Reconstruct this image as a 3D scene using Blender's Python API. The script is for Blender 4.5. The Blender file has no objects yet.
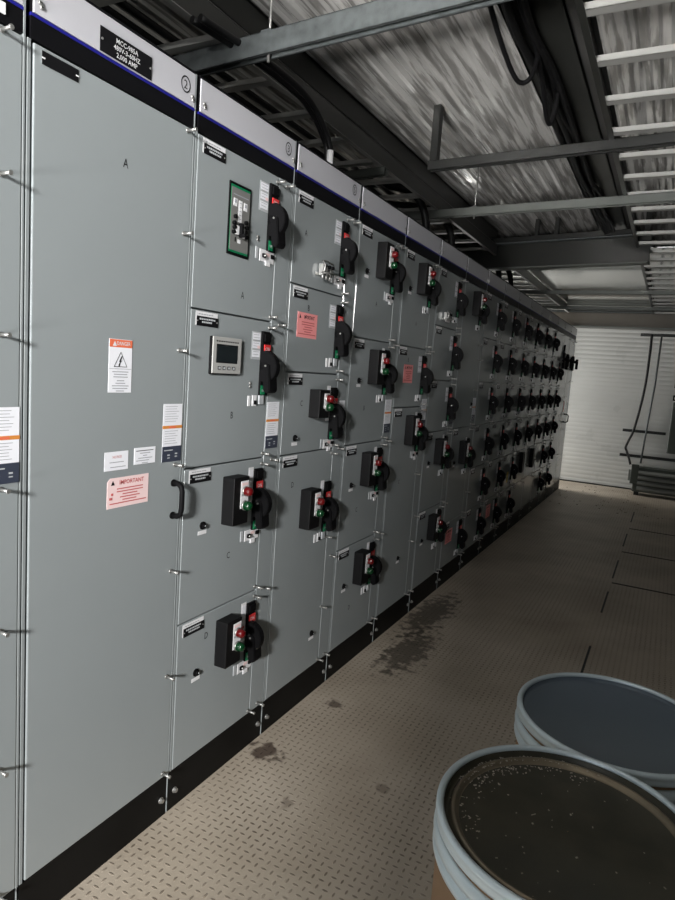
import bpy, bmesh, math, random
from mathutils import Vector, Matrix
random.seed(7)
PI = math.pi
COL = bpy.context.scene.collection

# ------------------------------------------------------------------ materials
def nodes(name):
    m = bpy.data.materials.new(name); m.use_nodes = True
    nt = m.node_tree; b = nt.nodes['Principled BSDF']
    return m, nt, b
def N(nt, t, **kw):
    n = nt.nodes.new(t)
    for k, v in kw.items(): setattr(n, k, v)
    return n
def mat(name, col, rough=0.5, metal=0.0, noise=0.0, nscale=8.0, bump=0.0, bscale=60.0, rvar=0.0, coat=0.0, spec=None, emit=None, stretch=None):
    m, nt, b = nodes(name)
    L = nt.links.new
    b.inputs['Base Color'].default_value = (*col, 1)
    b.inputs['Roughness'].default_value = rough
    b.inputs['Metallic'].default_value = metal
    if spec is not None: b.inputs['Specular IOR Level'].default_value = spec
    if coat: b.inputs['Coat Weight'].default_value = coat; b.inputs['Coat Roughness'].default_value = .1
    if emit:
        b.inputs['Emission Color'].default_value = (*emit[0], 1); b.inputs['Emission Strength'].default_value = emit[1]
    tc = N(nt, 'ShaderNodeTexCoord'); mp = N(nt, 'ShaderNodeMapping'); L(tc.outputs['Object'], mp.inputs['Vector'])
    if stretch: mp.inputs['Scale'].default_value = stretch
    if noise or rvar:
        n = N(nt, 'ShaderNodeTexNoise'); n.inputs['Scale'].default_value = nscale; n.inputs['Detail'].default_value = 6
        L(mp.outputs['Vector'], n.inputs['Vector'])
        if noise:
            mx = N(nt, 'ShaderNodeMix', data_type='RGBA')
            mx.inputs['A'].default_value = tuple(max(0, c*(1-noise)) for c in col)+(1,)
            mx.inputs['B'].default_value = tuple(min(1, c*(1+noise)) for c in col)+(1,)
            L(n.outputs['Fac'], mx.inputs['Factor']); L(mx.outputs['Result'], b.inputs['Base Color'])
        if rvar:
            mr = N(nt, 'ShaderNodeMapRange'); mr.inputs['From Min'].default_value = .3; mr.inputs['From Max'].default_value = .7
            mr.inputs['To Min'].default_value = max(.02, rough-rvar); mr.inputs['To Max'].default_value = rough+rvar
            L(n.outputs['Fac'], mr.inputs['Value']); L(mr.outputs['Result'], b.inputs['Roughness'])
    if bump:
        n2 = N(nt, 'ShaderNodeTexNoise'); n2.inputs['Scale'].default_value = bscale; n2.inputs['Detail'].default_value = 3
        L(mp.outputs['Vector'], n2.inputs['Vector'])
        bp = N(nt, 'ShaderNodeBump'); bp.inputs['Strength'].default_value = bump; bp.inputs['Distance'].default_value = .01
        L(n2.outputs['Fac'], bp.inputs['Height']); L(bp.outputs['Normal'], b.inputs['Normal'])
    return m

M = {}
M['panel'] = mat('panel_grey_paint', (.258, .283, .292), .15, noise=.03, nscale=5, rvar=.04, bump=.012, bscale=7)
M['edge'] = mat('panel_edge_paint', (.235, .258, .265), .45)
M['strip'] = mat('header_strip_paint', (.47, .47, .505), .3, noise=.03, nscale=9)
M['black'] = mat('black_paint', (.004, .004, .005), .45, spec=.15)
M['base'] = mat('black_base_paint', (.0045, .0045, .0045), .5, noise=.6, nscale=6, spec=.12)
M['plastic'] = mat('black_plastic', (.0045, .0045, .005), .5, spec=.06)
M['boxplastic'] = mat('black_box_plastic', (.004, .004, .0045), .55, spec=.15, bump=.05, bscale=200)
M['blue'] = mat('blue_line', (.010, .010, .20), .4)
M['white'] = mat('white_label', (.72, .72, .74), .5)
M['paper'] = mat('white_paper', (.78, .79, .84), .55)
M['greylab'] = mat('grey_label', (.42, .44, .46), .45)
M['print'] = mat('grey_print', (.30, .31, .34), .6)
M['ink'] = mat('black_ink', (.007, .007, .008), .5, spec=.1)
M['orange'] = mat('orange_label', (.62, .24, .05), .5)
M['danger'] = mat('red_orange_label', (.72, .16, .075), .5)
M['navy'] = mat('navy_label', (.035, .042, .065), .5)
M['pale_pink'] = mat('pale_pink_label', (.82, .62, .62), .5)
M['pink'] = mat('pink_label', (.86, .32, .32), .5)
M['redprint'] = mat('red_print', (.50, .10, .10), .5)
M['red'] = mat('red_plastic', (.58, .035, .035), .35)
M['green'] = mat('green_plastic', (.0, .16, .06), .35)
M['redlens'] = mat('red_lens', (.085, .003, .004), .12)
M['greenlens'] = mat('green_lens', (.002, .030, .009), .12)
M['steel'] = mat('zinc_steel', (.36, .36, .35), .36, .75)
M['galv'] = mat('galvanised_steel', (.11, .122, .125), .5, .45, noise=.55, nscale=34, rvar=.14)
M['galvdark'] = mat('weathered_galvanised_steel', (.14, .15, .14), .5, .5, noise=.3, nscale=12, rvar=.1)
M['rung'] = mat('rung_galvanised', (.40, .40, .385), .5, .35, noise=.12, nscale=10)
M['beam'] = mat('dark_beam_paint', (.022, .023, .021), .34, noise=.25, nscale=3)
M['darksteel'] = mat('dark_steel', (.018, .019, .018), .4, .2, noise=.3, nscale=8)
M['rubber'] = mat('cable_jacket', (.005, .005, .0055), .45, spec=.3)
M['screen'] = mat('meter_screen', (.012, .016, .018), .1)
M['meter'] = mat('meter_bezel', (.36, .36, .35), .45)
M['relayface'] = mat('relay_face', (.16, .16, .155), .4)
M['yellow'] = mat('yellow_tag', (.6, .45, .03), .5)
M['wall'] = mat('painted_metal_wall', (.22, .22, .21), .55, noise=.15, nscale=2)
M['slat'] = mat('roller_door_slats', (.60, .605, .585), .32, noise=.10, nscale=2.2, rvar=.08)
M['header'] = mat('door_header_paint', (.13, .115, .095), .45, noise=.2, nscale=3)
M['drumrim'] = mat('drum_rim_galvanised', (.58, .66, .69), .30, .3, noise=.05, nscale=5)
M['fibre'] = mat('drum_fibreboard', (.25, .15, .08), .6, noise=.22, nscale=7, bump=.06, bscale=40)
M['lidgrey'] = mat('grey_drum_lid', (.10, .125, .15), .4, noise=.12, nscale=4, rvar=.06)
M['lidbronze'] = mat('bronze_lid_bead', (.20, .165, .115), .35, .65, noise=.3, nscale=25)
M['flake'] = mat('pale_flakes', (.36, .32, .26), .8)
M['unit'] = mat('machine_green_grey', (.06, .072, .06), .5, noise=.2, nscale=9)
M['unitlight'] = mat('machine_louvre_grey', (.20, .21, .195), .45)
M['lens'] = mat('luminaire_diffuser', (.75, .75, .72), .3)

def lid_mat():
    m, nt, b = nodes('olive_drum_lid'); L = nt.links.new
    tc = N(nt, 'ShaderNodeTexCoord')
    n = N(nt, 'ShaderNodeTexNoise'); n.inputs['Scale'].default_value = 9; n.inputs['Detail'].default_value = 8
    L(tc.outputs['Object'], n.inputs['Vector'])
    r = N(nt, 'ShaderNodeValToRGB'); r.color_ramp.elements[0].position = .35; r.color_ramp.elements[1].position = .72
    r.color_ramp.elements[0].color = (.035, .033, .022, 1); r.color_ramp.elements[1].color = (.070, .062, .042, 1)
    L(n.outputs['Fac'], r.inputs['Fac']); L(r.outputs['Color'], b.inputs['Base Color'])
    b.inputs['Roughness'].default_value = .42; b.inputs['Metallic'].default_value = .2
    return m
M['lid'] = lid_mat()

def floor_mat():
    m, nt, b = nodes('diamond_plate_floor'); L = nt.links.new
    def math_(op, a, c=None):
        n = N(nt, 'ShaderNodeMath', operation=op)
        for i, v in enumerate((a, c)):
            if v is None: continue
            if isinstance(v, (int, float)): n.inputs[i].default_value = v
            else: L(v, n.inputs[i])
        return n.outputs[0]
    tc = N(nt, 'ShaderNodeTexCoord'); sp = N(nt, 'ShaderNodeSeparateXYZ'); L(tc.outputs['Object'], sp.inputs[0])
    p = .0275
    x = math_('DIVIDE', sp.outputs[0], p); y = math_('DIVIDE', sp.outputs[1], p)
    fx = math_('FLOOR', x); fy = math_('FLOOR', y)
    cx = math_('SUBTRACT', math_('SUBTRACT', x, fx), .5); cy = math_('SUBTRACT', math_('SUBTRACT', y, fy), .5)
    par = math_('FLOORED_MODULO', math_('ADD', fx, fy), 2.0)
    # alternate the tread direction cell by cell
    a = math_('ADD', math_('MULTIPLY', cx, par), math_('MULTIPLY', cy, math_('SUBTRACT', 1.0, par)))
    c = math_('ADD', math_('MULTIPLY', cy, par), math_('MULTIPLY', cx, math_('SUBTRACT', 1.0, par)))
    d = math_('SQRT', math_('ADD', math_('POWER', math_('DIVIDE', a, .36), 2.0), math_('POWER', math_('DIVIDE', c, .14), 2.0)))
    h = N(nt, 'ShaderNodeMapRange', interpolation_type='SMOOTHSTEP')
    h.inputs['From Min'].default_value = .55; h.inputs['From Max'].default_value = 1.15
    h.inputs['To Min'].default_value = 1; h.inputs['To Max'].default_value = 0
    L(d, h.inputs['Value'])
    # colour: worn steel, grime, rubbed treads
    n1 = N(nt, 'ShaderNodeTexNoise'); n1.inputs['Scale'].default_value = 1.6; n1.inputs['Detail'].default_value = 9
    L(tc.outputs['Object'], n1.inputs['Vector'])
    r1 = N(nt, 'ShaderNodeValToRGB'); e = r1.color_ramp.elements
    e[0].position = .3; e[0].color = (.34, .285, .22, 1); e[1].position = .7; e[1].color = (.52, .455, .375, 1)
    L(n1.outputs['Fac'], r1.inputs['Fac'])
    # brown stain spots and scuffs with a shape of their own
    n3 = N(nt, 'ShaderNodeTexNoise'); n3.inputs['Scale'].default_value = 22; n3.inputs['Detail'].default_value = 6
    L(tc.outputs['Object'], n3.inputs['Vector'])
    cur = r1.outputs['Color']
    def spot(px, py, rx, ry, col, amt, cur):
        dx = math_('DIVIDE', math_('SUBTRACT', sp.outputs[0], px), rx); dy = math_('DIVIDE', math_('SUBTRACT', sp.outputs[1], py), ry)
        dd = math_('SQRT', math_('ADD', math_('MULTIPLY', dx, dx), math_('MULTIPLY', dy, dy)))
        dd = math_('ADD', dd, math_('MULTIPLY', math_('SUBTRACT', n3.outputs['Fac'], .5), 2.6))
        mr = N(nt, 'ShaderNodeMapRange', interpolation_type='SMOOTHSTEP')
        mr.inputs['From Min'].default_value = .5; mr.inputs['From Max'].default_value = 1.1
        mr.inputs['To Min'].default_value = amt; mr.inputs['To Max'].default_value = 0
        L(dd, mr.inputs['Value'])
        mx = N(nt, 'ShaderNodeMix', data_type='RGBA'); L(mr.outputs['Result'], mx.inputs['Factor']); L(cur, mx.inputs['A'])
        mx.inputs['B'].default_value = (*col, 1)
        return mx.outputs['Result']
    cur = spot(.075, 1.96, .075, .06, (.045, .025, .018), .85, cur)
    cur = spot(.13, 2.42, .045, .04, (.05, .03, .022), .75, cur)
    cur = spot(.20, 3.15, .12, .35, (.03, .024, .018), .75, cur)
    cur = spot(.12, 3.75, .12, .45, (.03, .024, .018), .75, cur)
    cur = spot(.55, 2.0, .03, .03, (.09, .07, .05), .5, cur)
    cur = spot(.30, 1.75, .03, .03, (.10, .075, .055), .5, cur)
    n2 = N(nt, 'ShaderNodeTexNoise'); n2.inputs['Scale'].default_value = 3.5; n2.inputs['Detail'].default_value = 5
    L(tc.outputs['Object'], n2.inputs['Vector'])
    mt = N(nt, 'ShaderNodeMix', data_type='RGBA', blend_type='MULTIPLY')
    fm = N(nt, 'ShaderNodeMapRange'); fm.inputs['From Min'].default_value = .3; fm.inputs['From Max'].default_value = .65
    fm.inputs['To Min'].default_value = .15; fm.inputs['To Max'].default_value = .9; L(n2.outputs['Fac'], fm.inputs['Value'])
    ff = math_('MULTIPLY', h.outputs['Result'], fm.outputs['Result'])
    L(ff, mt.inputs['Factor']); L(cur, mt.inputs['A']); mt.inputs['B'].default_value = (.30, .27, .24, 1)
    L(mt.outputs['Result'], b.inputs['Base Color'])
    b.inputs['Roughness'].default_value = .55; b.inputs['Metallic'].default_value = .1
    bp = N(nt, 'ShaderNodeBump'); bp.inputs['Strength'].default_value = .6; bp.inputs['Distance'].default_value = .0018
    L(h.outputs['Result'], bp.inputs['Height']); L(bp.outputs['Normal'], b.inputs['Normal'])
    return m
M['floor'] = floor_mat()
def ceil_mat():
    m, nt, b = nodes('corrugated_metal_painted_reflections'); L = nt.links.new
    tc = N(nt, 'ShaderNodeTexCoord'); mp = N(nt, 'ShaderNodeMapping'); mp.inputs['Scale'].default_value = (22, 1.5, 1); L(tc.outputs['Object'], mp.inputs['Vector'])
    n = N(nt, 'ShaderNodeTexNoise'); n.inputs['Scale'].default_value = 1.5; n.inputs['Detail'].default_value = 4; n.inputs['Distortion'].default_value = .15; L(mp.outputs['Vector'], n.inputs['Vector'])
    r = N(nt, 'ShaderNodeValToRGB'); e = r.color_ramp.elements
    e[0].position = .40; e[0].color = (.42, .41, .395, 1); e[1].position = .60; e[1].color = (.97, .96, .94, 1)  # light and dark streaks paint mirror reflections into the base colour
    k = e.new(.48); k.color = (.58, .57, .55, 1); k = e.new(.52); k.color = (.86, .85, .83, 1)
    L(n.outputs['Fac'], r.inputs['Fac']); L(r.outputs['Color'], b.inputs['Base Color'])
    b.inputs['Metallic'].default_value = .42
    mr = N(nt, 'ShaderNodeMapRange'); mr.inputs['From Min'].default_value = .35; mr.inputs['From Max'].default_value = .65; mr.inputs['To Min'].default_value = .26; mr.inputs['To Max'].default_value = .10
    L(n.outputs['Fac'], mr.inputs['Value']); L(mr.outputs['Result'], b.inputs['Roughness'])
    mp2 = N(nt, 'ShaderNodeMapping'); mp2.inputs['Scale'].default_value = (5, 1, 1); L(tc.outputs['Object'], mp2.inputs['Vector'])
    n2 = N(nt, 'ShaderNodeTexNoise'); n2.inputs['Scale'].default_value = 1.7; n2.inputs['Detail'].default_value = 3; L(mp2.outputs['Vector'], n2.inputs['Vector'])
    bp = N(nt, 'ShaderNodeBump'); bp.inputs['Strength'].default_value = .95; bp.inputs['Distance'].default_value = .01; L(n2.outputs['Fac'], bp.inputs['Height']); L(bp.outputs['Normal'], b.inputs['Normal'])
    return m
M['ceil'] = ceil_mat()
M['sheet'] = mat('smooth_ceiling_sheet', (.78, .78, .76), .11, 1.0, noise=.12, nscale=2.5, bump=.06, bscale=2.0, rvar=.03)

# ------------------------------------------------------------------ mesh builder
class MB:
    def __init__(s): s.v = []; s.f = []; s.mi = []; s.ms = []; s.sm = []
    def _m(s, m):
        if m not in s.ms: s.ms.append(m)
        return s.ms.index(m)
    def add(s, vs, fs, m, T=None, smooth=False):
        o = len(s.v); i = s._m(m)
        for v in vs:
            v = Vector(v); s.v.append(tuple(T @ v if T else v))
        for f in fs: s.f.append(tuple(o+a for a in f)); s.mi.append(i); s.sm.append(smooth)
        return s
    def bm(s, b, m, T=None, smooth=False):
        b.verts.ensure_lookup_table(); b.verts.index_update()
        s.add([v.co.copy() for v in b.verts], [[v.index for v in f.verts] for f in b.faces], m, T, smooth); b.free(); return s
    def box(s, x0, x1, y0, y1, z0, z1, m, bev=0.0, T=None, seg=1):
        if bev:
            b = bmesh.new(); bmesh.ops.create_cube(b, size=1)
            for v in b.verts: v.co = Vector(((x0+x1)/2+v.co.x*(x1-x0), (y0+y1)/2+v.co.y*(y1-y0), (z0+z1)/2+v.co.z*(z1-z0)))
            bmesh.ops.bevel(b, geom=b.edges[:], offset=bev, segments=seg, affect='EDGES', profile=.5)
            return s.bm(b, m, T)
        vs = [(x, y, z) for x in (x0, x1) for y in (y0, y1) for z in (z0, z1)]
        return s.add(vs, [(0,1,3,2),(4,6,7,5),(0,4,5,1),(2,3,7,6),(0,2,6,4),(1,5,7,3)], m, T)
    def cyl(s, p, q, r, m, n=12, r2=None, smooth=True):
        p = Vector(p); q = Vector(q); d = (q-p).normalized(); r2 = r if r2 is None else r2
        a = d.orthogonal().normalized(); c = d.cross(a)
        vs = [p+r*(math.cos(2*PI*i/n)*a+math.sin(2*PI*i/n)*c) for i in range(n)]+[q+r2*(math.cos(2*PI*i/n)*a+math.sin(2*PI*i/n)*c) for i in range(n)]
        s.add(vs, [(i, (i+1) % n, n+(i+1) % n, n+i) for i in range(n)], m, None, smooth)
        s.add(vs, [tuple(range(n))[::-1], tuple(range(n, 2*n))], m)
        return s
    def tube(s, pts, r, m, n=10):
        P = [Vector(p) for p in pts]; rings = []; a = None
        for i, p in enumerate(P):
            d = (P[min(i+1, len(P)-1)]-P[max(i-1, 0)]).normalized()
            a = d.orthogonal().normalized() if a is None else (a-d*a.dot(d)).normalized()
            c = d.cross(a); rr = r[i] if isinstance(r, (list, tuple)) else r
            rings.append([p+rr*(math.cos(2*PI*k/n)*a+math.sin(2*PI*k/n)*c) for k in range(n)])
        vs = [v for g in rings for v in g]
        fs = [(i*n+k, i*n+(k+1) % n, (i+1)*n+(k+1) % n, (i+1)*n+k) for i in range(len(P)-1) for k in range(n)]
        s.add(vs, fs, m, None, True); s.add(vs, [tuple(range(n))[::-1], tuple(range(len(vs)-n, len(vs)))], m)
        return s
    def prism(s, poly, lo, hi, m, axis='y', bev=0):      # outline in the two other axes
        n = len(poly)
        def P(u, w, t):
            return {'y': (u, t, w), 'x': (t, u, w), 'z': (u, w, t)}[axis]
        b = bmesh.new()
        A = [b.verts.new(P(u, w, lo)) for u, w in poly]; B = [b.verts.new(P(u, w, hi)) for u, w in poly]
        b.faces.new(A); b.faces.new(B[::-1])
        for i in range(n): b.faces.new((A[i], B[i], B[(i+1) % n], A[(i+1) % n]))
        bmesh.ops.recalc_face_normals(b, faces=b.faces[:])
        if bev: bmesh.ops.bevel(b, geom=[e for e in b.edges if abs((e.verts[0].co-e.verts[1].co)['xyz'.index(axis)]) < 1e-6], offset=bev, segments=2, affect='EDGES')
        return s.bm(b, m)
    def lathe(s, prof, m, n=64, c=(0, 0), mats=None):
        k = len(prof); vs = [(c[0]+r*math.cos(2*PI*i/n), c[1]+r*math.sin(2*PI*i/n), z) for i in range(n) for r, z in prof]
        for j in range(k-1):
            mm = mats[j] if mats else m
            s.add(vs, [(i*k+j, ((i+1) % n)*k+j, ((i+1) % n)*k+j+1, i*k+j+1) for i in range(n)], mm, None, True)
        return s
    def flat(s, y0, y1, z0, z1, x, m, t=.0006):          # thin sticker on the panel plane, its face at x
        return s.box(x-t, x, y0, y1, z0, z1, m)
    def text(s, txt, y, z, h, x, m, sx=1.0, T=None, bold=0.0):
        vs, fs, w = text_geo(txt, bold)
        s.add([(x, y+(a-w/2)*h*sx, z+b*h) for a, b in vs], fs, m, T); return s
    def mesh(s, name):
        me = bpy.data.meshes.new(name); me.from_pydata(s.v, [], s.f)
        for m in s.ms: me.materials.append(m)
        for p, i, sm in zip(me.polygons, s.mi, s.sm): p.material_index = i; p.use_smooth = sm
        b = bmesh.new(); b.from_mesh(me); bmesh.ops.remove_doubles(b, verts=b.verts[:], dist=1e-6)
        bmesh.ops.recalc_face_normals(b, faces=b.faces[:]); b.to_mesh(me); b.free(); me.update()
        return me
    def build(s, name, parent=None, loc=(0, 0, 0)):
        return link(name, s.mesh(name), parent, loc)
def link(name, me, parent=None, loc=(0, 0, 0)):
    o = bpy.data.objects.new(name, me); COL.objects.link(o); o.location = loc
    if parent: o.parent = parent
    return o
_tc = {}
def text_geo(t, bold):
    if (t, bold) not in _tc:
        c = bpy.data.curves.new('t', 'FONT'); c.body = t; c.size = 1.37; c.resolution_u = 2; c.offset = bold
        o = bpy.data.objects.new('t', c); COL.objects.link(o)
        bpy.context.view_layer.update()
        me = bpy.data.meshes.new_from_object(o.evaluated_get(bpy.context.evaluated_depsgraph_get()))
        vs = [(v.co.x, v.co.y) for v in me.vertices]; fs = [tuple(p.vertices) for p in me.polygons]
        w = max(a for a, b in vs)+min(a for a, b in vs)
        bpy.data.objects.remove(o); bpy.data.curves.remove(c); bpy.data.meshes.remove(me)
        _tc[(t, bold)] = (vs, fs, w)
    return _tc[(t, bold)]
def tag(o, label, cat, group=None, kind=None):
    o['label'] = label; o['category'] = cat
    if group: o['group'] = group
    if kind: o['kind'] = kind
    return o
def empty(name, loc, label, cat, group=None):
    o = bpy.data.objects.new(name, None); COL.objects.link(o); o.location = loc; o.empty_display_size = .1
    return tag(o, label, cat, group)
def struct(name, mb, label=None):
    o = mb.build(name); o['kind'] = 'structure'
    if label: o['label'] = label
    return o
_cache = {}
def cached(key, name, fn, parent, loc, label=None):
    if key not in _cache: _cache[key] = fn().mesh(name)
    o = link(name, _cache[key], parent, loc)
    if label: o['label'] = label
    return o

# ------------------------------------------------------------------ camera (27 mm class phone lens, held slightly rolled)
CX, CZ = 1.3009, 1.4784
pit, rol, yaw, F = .124309, -.071227, .474443, 638.594
f = Vector((-math.sin(yaw)*math.cos(pit), math.cos(yaw)*math.cos(pit), -math.sin(pit)))
rt = Vector((math.cos(yaw), math.sin(yaw), 0)); dn = f.cross(rt)
Rr = math.cos(rol)*rt+math.sin(rol)*dn; Dd = -math.sin(rol)*rt+math.cos(rol)*dn
cam = bpy.data.cameras.new('camera'); co = bpy.data.objects.new('camera', cam); COL.objects.link(co)
mw = Matrix.Identity(4)
for i in range(3): mw[i][0] = Rr[i]; mw[i][1] = -Dd[i]; mw[i][2] = -f[i]
mw[0][3], mw[1][3], mw[2][3] = CX, 0, CZ
co.matrix_world = mw
cam.sensor_fit = 'HORIZONTAL'; cam.sensor_width = 36; cam.lens = F/675*36; cam.clip_start = .02
bpy.context.scene.camera = co

# ------------------------------------------------------------------ room shell
XL, XR, YB, YE, ZC = -1.75, 2.3, -1.35, 10.52, 2.87
mb = MB(); mb.box(XL-.1, XR+.1, YB-.1, YE+.4, -.05, 0, M['floor']); struct('floor', mb)
# corrugated ceiling: trapezoid ribs running the length of the room
mb = MB(); vs = []; fs = []; pitch = .085; n = int((XR-XL)/pitch)+1; prof = []
for i in range(n):
    x = XL+i*pitch
    prof += [(x, 0), (x+pitch*.34, 0), (x+pitch*.5, .010), (x+pitch*.84, .010)]
prof.append((XL+n*pitch, 0))
NY = 2
for j in range(NY):
    for x, dz in prof: vs.append((x, YB+(YE+.1-YB)*j/(NY-1), ZC+dz))
k = len(prof)
for j in range(NY-1):
    for i in range(k-1): fs.append((j*k+i, j*k+i+1, (j+1)*k+i+1, (j+1)*k+i))
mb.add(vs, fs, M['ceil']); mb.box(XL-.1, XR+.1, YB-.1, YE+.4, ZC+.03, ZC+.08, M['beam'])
# beyond the girder the ceiling drops to a smooth bright sheet
mb.box(XL, XR, 6.15, YE+.1, 2.690, 2.700, M['sheet']); struct('ceiling', mb)
# left wall, open at its far end (daylight)
OY0, OY1 = 9.5, 10.45
mb = MB(); mb.box(XL-.1, XL, YB, OY0, 0, ZC+.03, M['wall']); mb.box(XL-.1, XL, OY1, YE, 0, ZC+.03, M['wall']); mb.box(XL-.1, XL, OY0, OY1, 2.3, ZC+.03, M['wall'])
struct('wall_left', mb)
mb = MB(); mb.box(XR, XR+.1, YB, YE, 0, ZC+.03, M['wall']); struct('wall_right', mb)
# back wall with the doorway behind the photographer
BX0, BX1 = .12, 1.32
mb = MB(); mb.box(XL, BX0, YB-.1, YB, 0, ZC+.03, M['wall']); mb.box(BX1, XR, YB-.1, YB, 0, ZC+.03, M['wall']); mb.box(BX0, BX1, YB-.1, YB, 2.5, ZC+.03, M['wall'])
struct('wall_back', mb)
# end wall with roller door
mb = MB(); mb.box(XL, -1.3, YE, YE+.1, 0, ZC+.03, M['wall']); mb.box(2.1, XR, YE, YE+.1, 0, ZC+.03, M['wall']); mb.box(-1.3, 2.1, YE, YE+.1, 2.38, ZC+.03, M['wall'])
struct('wall_end', mb)
mb = MB(); vs = []; fs = []; pts = []
ns = 36; sp = 2.40/ns
for i in range(ns):
    for t in range(6): pts.append((YE+.045-.0035*math.sin(PI*t/6.0), i*sp+sp*t/6.0))
pts.append((YE+.045, 2.40))
for x in (-1.3, 2.1): vs += [(x, y, z) for y, z in pts]
k = len(pts); fs = [(i, i+1, k+i+1, k+i) for i in range(k-1)]
mb.add(vs, fs, M['slat']); mb.box(-1.3, 2.1, YE+.055, YE+.08, 0, 2.4, M['slat'])
mb.box(-1.3, 2.1, YE+.02, YE+.05, 0, .018, M['darksteel'])
struct('door_1', mb, 'closed pale grey ribbed roller door in the end wall')
mb = MB(); mb.box(XL, XR, YE-.16, YE-.001, 2.40, 2.60, M['header'], .004); mb.box(XL, XR, YE-.19, YE-.14, 2.385, 2.402, M['galvdark']); mb.box(XL, XR, YE-.19, YE-.14, 2.602, 2.615, M['galv'])
struct('trim_1', mb, 'brown grey steel header over the roller door')

# floor plate joints on the right of the aisle: raised weld lines
mb = MB()
for y0, y1 in ((2.05, 2.3), (2.75, 2.98), (3.45, 3.85), (4.5, 5.0), (5.4, 6.0), (6.6, 7.2), (7.9, 8.6)):
    mb.box(1.048, 1.060, y0, y1, .0, .003, M['black'])
for y, x1 in ((5.25, 1.9), (6.35, 1.75), (7.5, 1.8)): mb.box(1.06, x1, y, y+.02, 0, .003, M['black'])
struct('trim_2', mb, 'dark broken joint lines between floor plates')

# ------------------------------------------------------------------ the motor control line
Y0, W, H = .95888, .543377, 2.286
DY0, DY1 = .012, .439             # unit doors
WY0, WY1 = .443, W-.010           # wireway door
Z0, Z1 = .140, 2.130

def sec_box(y0, y1, z0, z1, m, bev=.0022): return MB().box(-.020, 0, y0, y1, z0, z1, m, bev, seg=2)

def mk_latch():
    mb = MB(); mb.cyl((0, 0, 0), (.004, 0, 0), .0062, M['steel'], 12); mb.cyl((.004, 0, 0), (.030, 0, 0), .0038, M['steel'], 12); mb.cyl((.030, 0, 0), (.034, 0, 0), .0055, M['steel'], 12)
    return mb
def latch(parent, y, z): return cached('latch', 'latch', mk_latch, parent, (0, y, z))
def mk_screw():
    mb = MB(); mb.cyl((0, 0, 0), (.004, 0, 0), .0055, M['steel'], 12, .004); mb.box(.0035, .0045, -.0035, .0035, -.0006, .0006, M['ink']); return mb
def screw(parent, y, z, x=0): return cached('screw', 'screw', mk_screw, parent, (x, y, z))
def mk_bolt():
    mb = MB(); mb.cyl((0, 0, 0), (.003, 0, 0), .010, M['steel'], 14); mb.cyl((.003, 0, 0), (.011, 0, 0), .007, M['steel'], 6, smooth=False); return mb

def mk_plate():      # black operator escutcheon with red ON and green OFF ends; z=0 is its reference
    mb = MB(); mb.box(0, .010, 0, .049, -.225, 0, M['plastic'], .002)
    mb.box(.010, .016, .006, .046, -.036, -.008, M['plastic'], .002)
    mb.box(.010, .0135, .008, .048, -.078, -.046, M['red'], .001)
    mb.text('ON', .026, -.068, .014, .0138, M['white'], .9)
    mb.box(.010, .0125, .001, .026, -.222, -.190, M['green'], .001)
    mb.text('OFF', .0135, -.212, .009, .0128, M['white'], .8)
    return mb
def mk_lever():      # round rotary fin standing off the panel, with a teardrop grip; local z=0 is the escutcheon top
    mb = MB(); pts = [(.008, -.075), (.034, -.073)]
    for a in range(70, -61, -13):
        t = math.radians(a); pts.append((.014+.060*math.cos(t), -.130+.058*math.sin(t)))
    pts += [(.050, -.182)]
    for a in range(30, -211, -24):
        t = math.radians(a); pts.append((.043+.0155*math.cos(t), -.206+.0155*math.sin(t)))
    pts += [(.020, -.182), (.008, -.180)]
    mb.prism(pts, 0, .028, M['plastic'], 'y', .0025)
    g = []
    for a in range(0, 181, 30):
        t = math.radians(a); g.append((.036+.013*math.cos(t), -.130+.013*math.sin(t)))
    for a in range(180, 361, 30):
        t = math.radians(a); g.append((.043+.0145*math.cos(t), -.206+.0145*math.sin(t)))
    mb.prism(g, -.010, .042, M['plastic'], 'y', .003)
    mb.cyl((.036, -.0125, -.126), (.036, -.0095, -.126), .0035, M['steel'], 10)
    mb.cyl((.006, .018, -.128), (.030, .018, -.128), .022, M['plastic'], 16)
    return mb
def mk_lever_tab():
    mb = MB(); mb.box(.004, .020, 0, .030, 0, .010, M['steel'], .001); return mb
def mk_instr():      # small instruction sticker beside the operator
    mb = MB(); mb.flat(0, .055, -.095, 0, .0008, M['greylab'])
    for i in range(3): mb.flat(.006, .050, -.027-.03*i, -.004-.03*i, .0013, M['paper'], .0004)
    for i in range(9): mb.flat(.009, .047-.006*random.random(), -.011-.0097*i, -.0095-.0097*i, .0017, M['print'], .0003)
    mb.flat(.034, .050, -.057, -.047, .0019, M['pale_pink'], .0003)
    return mb
def mk_tagplate():   # white tag with interlock parts under the operator
    mb = MB(); mb.box(0, .002, .024, .110, -.034, .006, M['white'], .0006); mb.box(0, .002, 0, .014, -.030, .008, M['greylab'])
    mb.box(.002, .010, .036, .052, -.022, -.008, M['plastic'], .001); mb.box(.002, .008, .088, .108, -.018, -.004, M['plastic'], .001)
    mb.cyl((.002, .044, -.015), (.014, .044, -.015), .004, M['steel'], 10); mb.box(.002, .006, .056, .084, -.046, -.030, M['white'], .001)
    mb.flat(.060, .084, -.014, -.002, .0026, M['pale_pink'], .0004)
    return mb
def mk_tagsmall():
    mb = MB(); mb.box(0, .002, 0, .014, -.034, .002, M['white']); mb.box(0, .003, .026, .050, -.034, .004, M['white'], .0006)
    mb.box(.002, .008, .060, .088, -.028, .004, M['greylab'], .001); mb.box(.003, .009, .034, .042, -.028, -.014, M['plastic']); return mb
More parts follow.
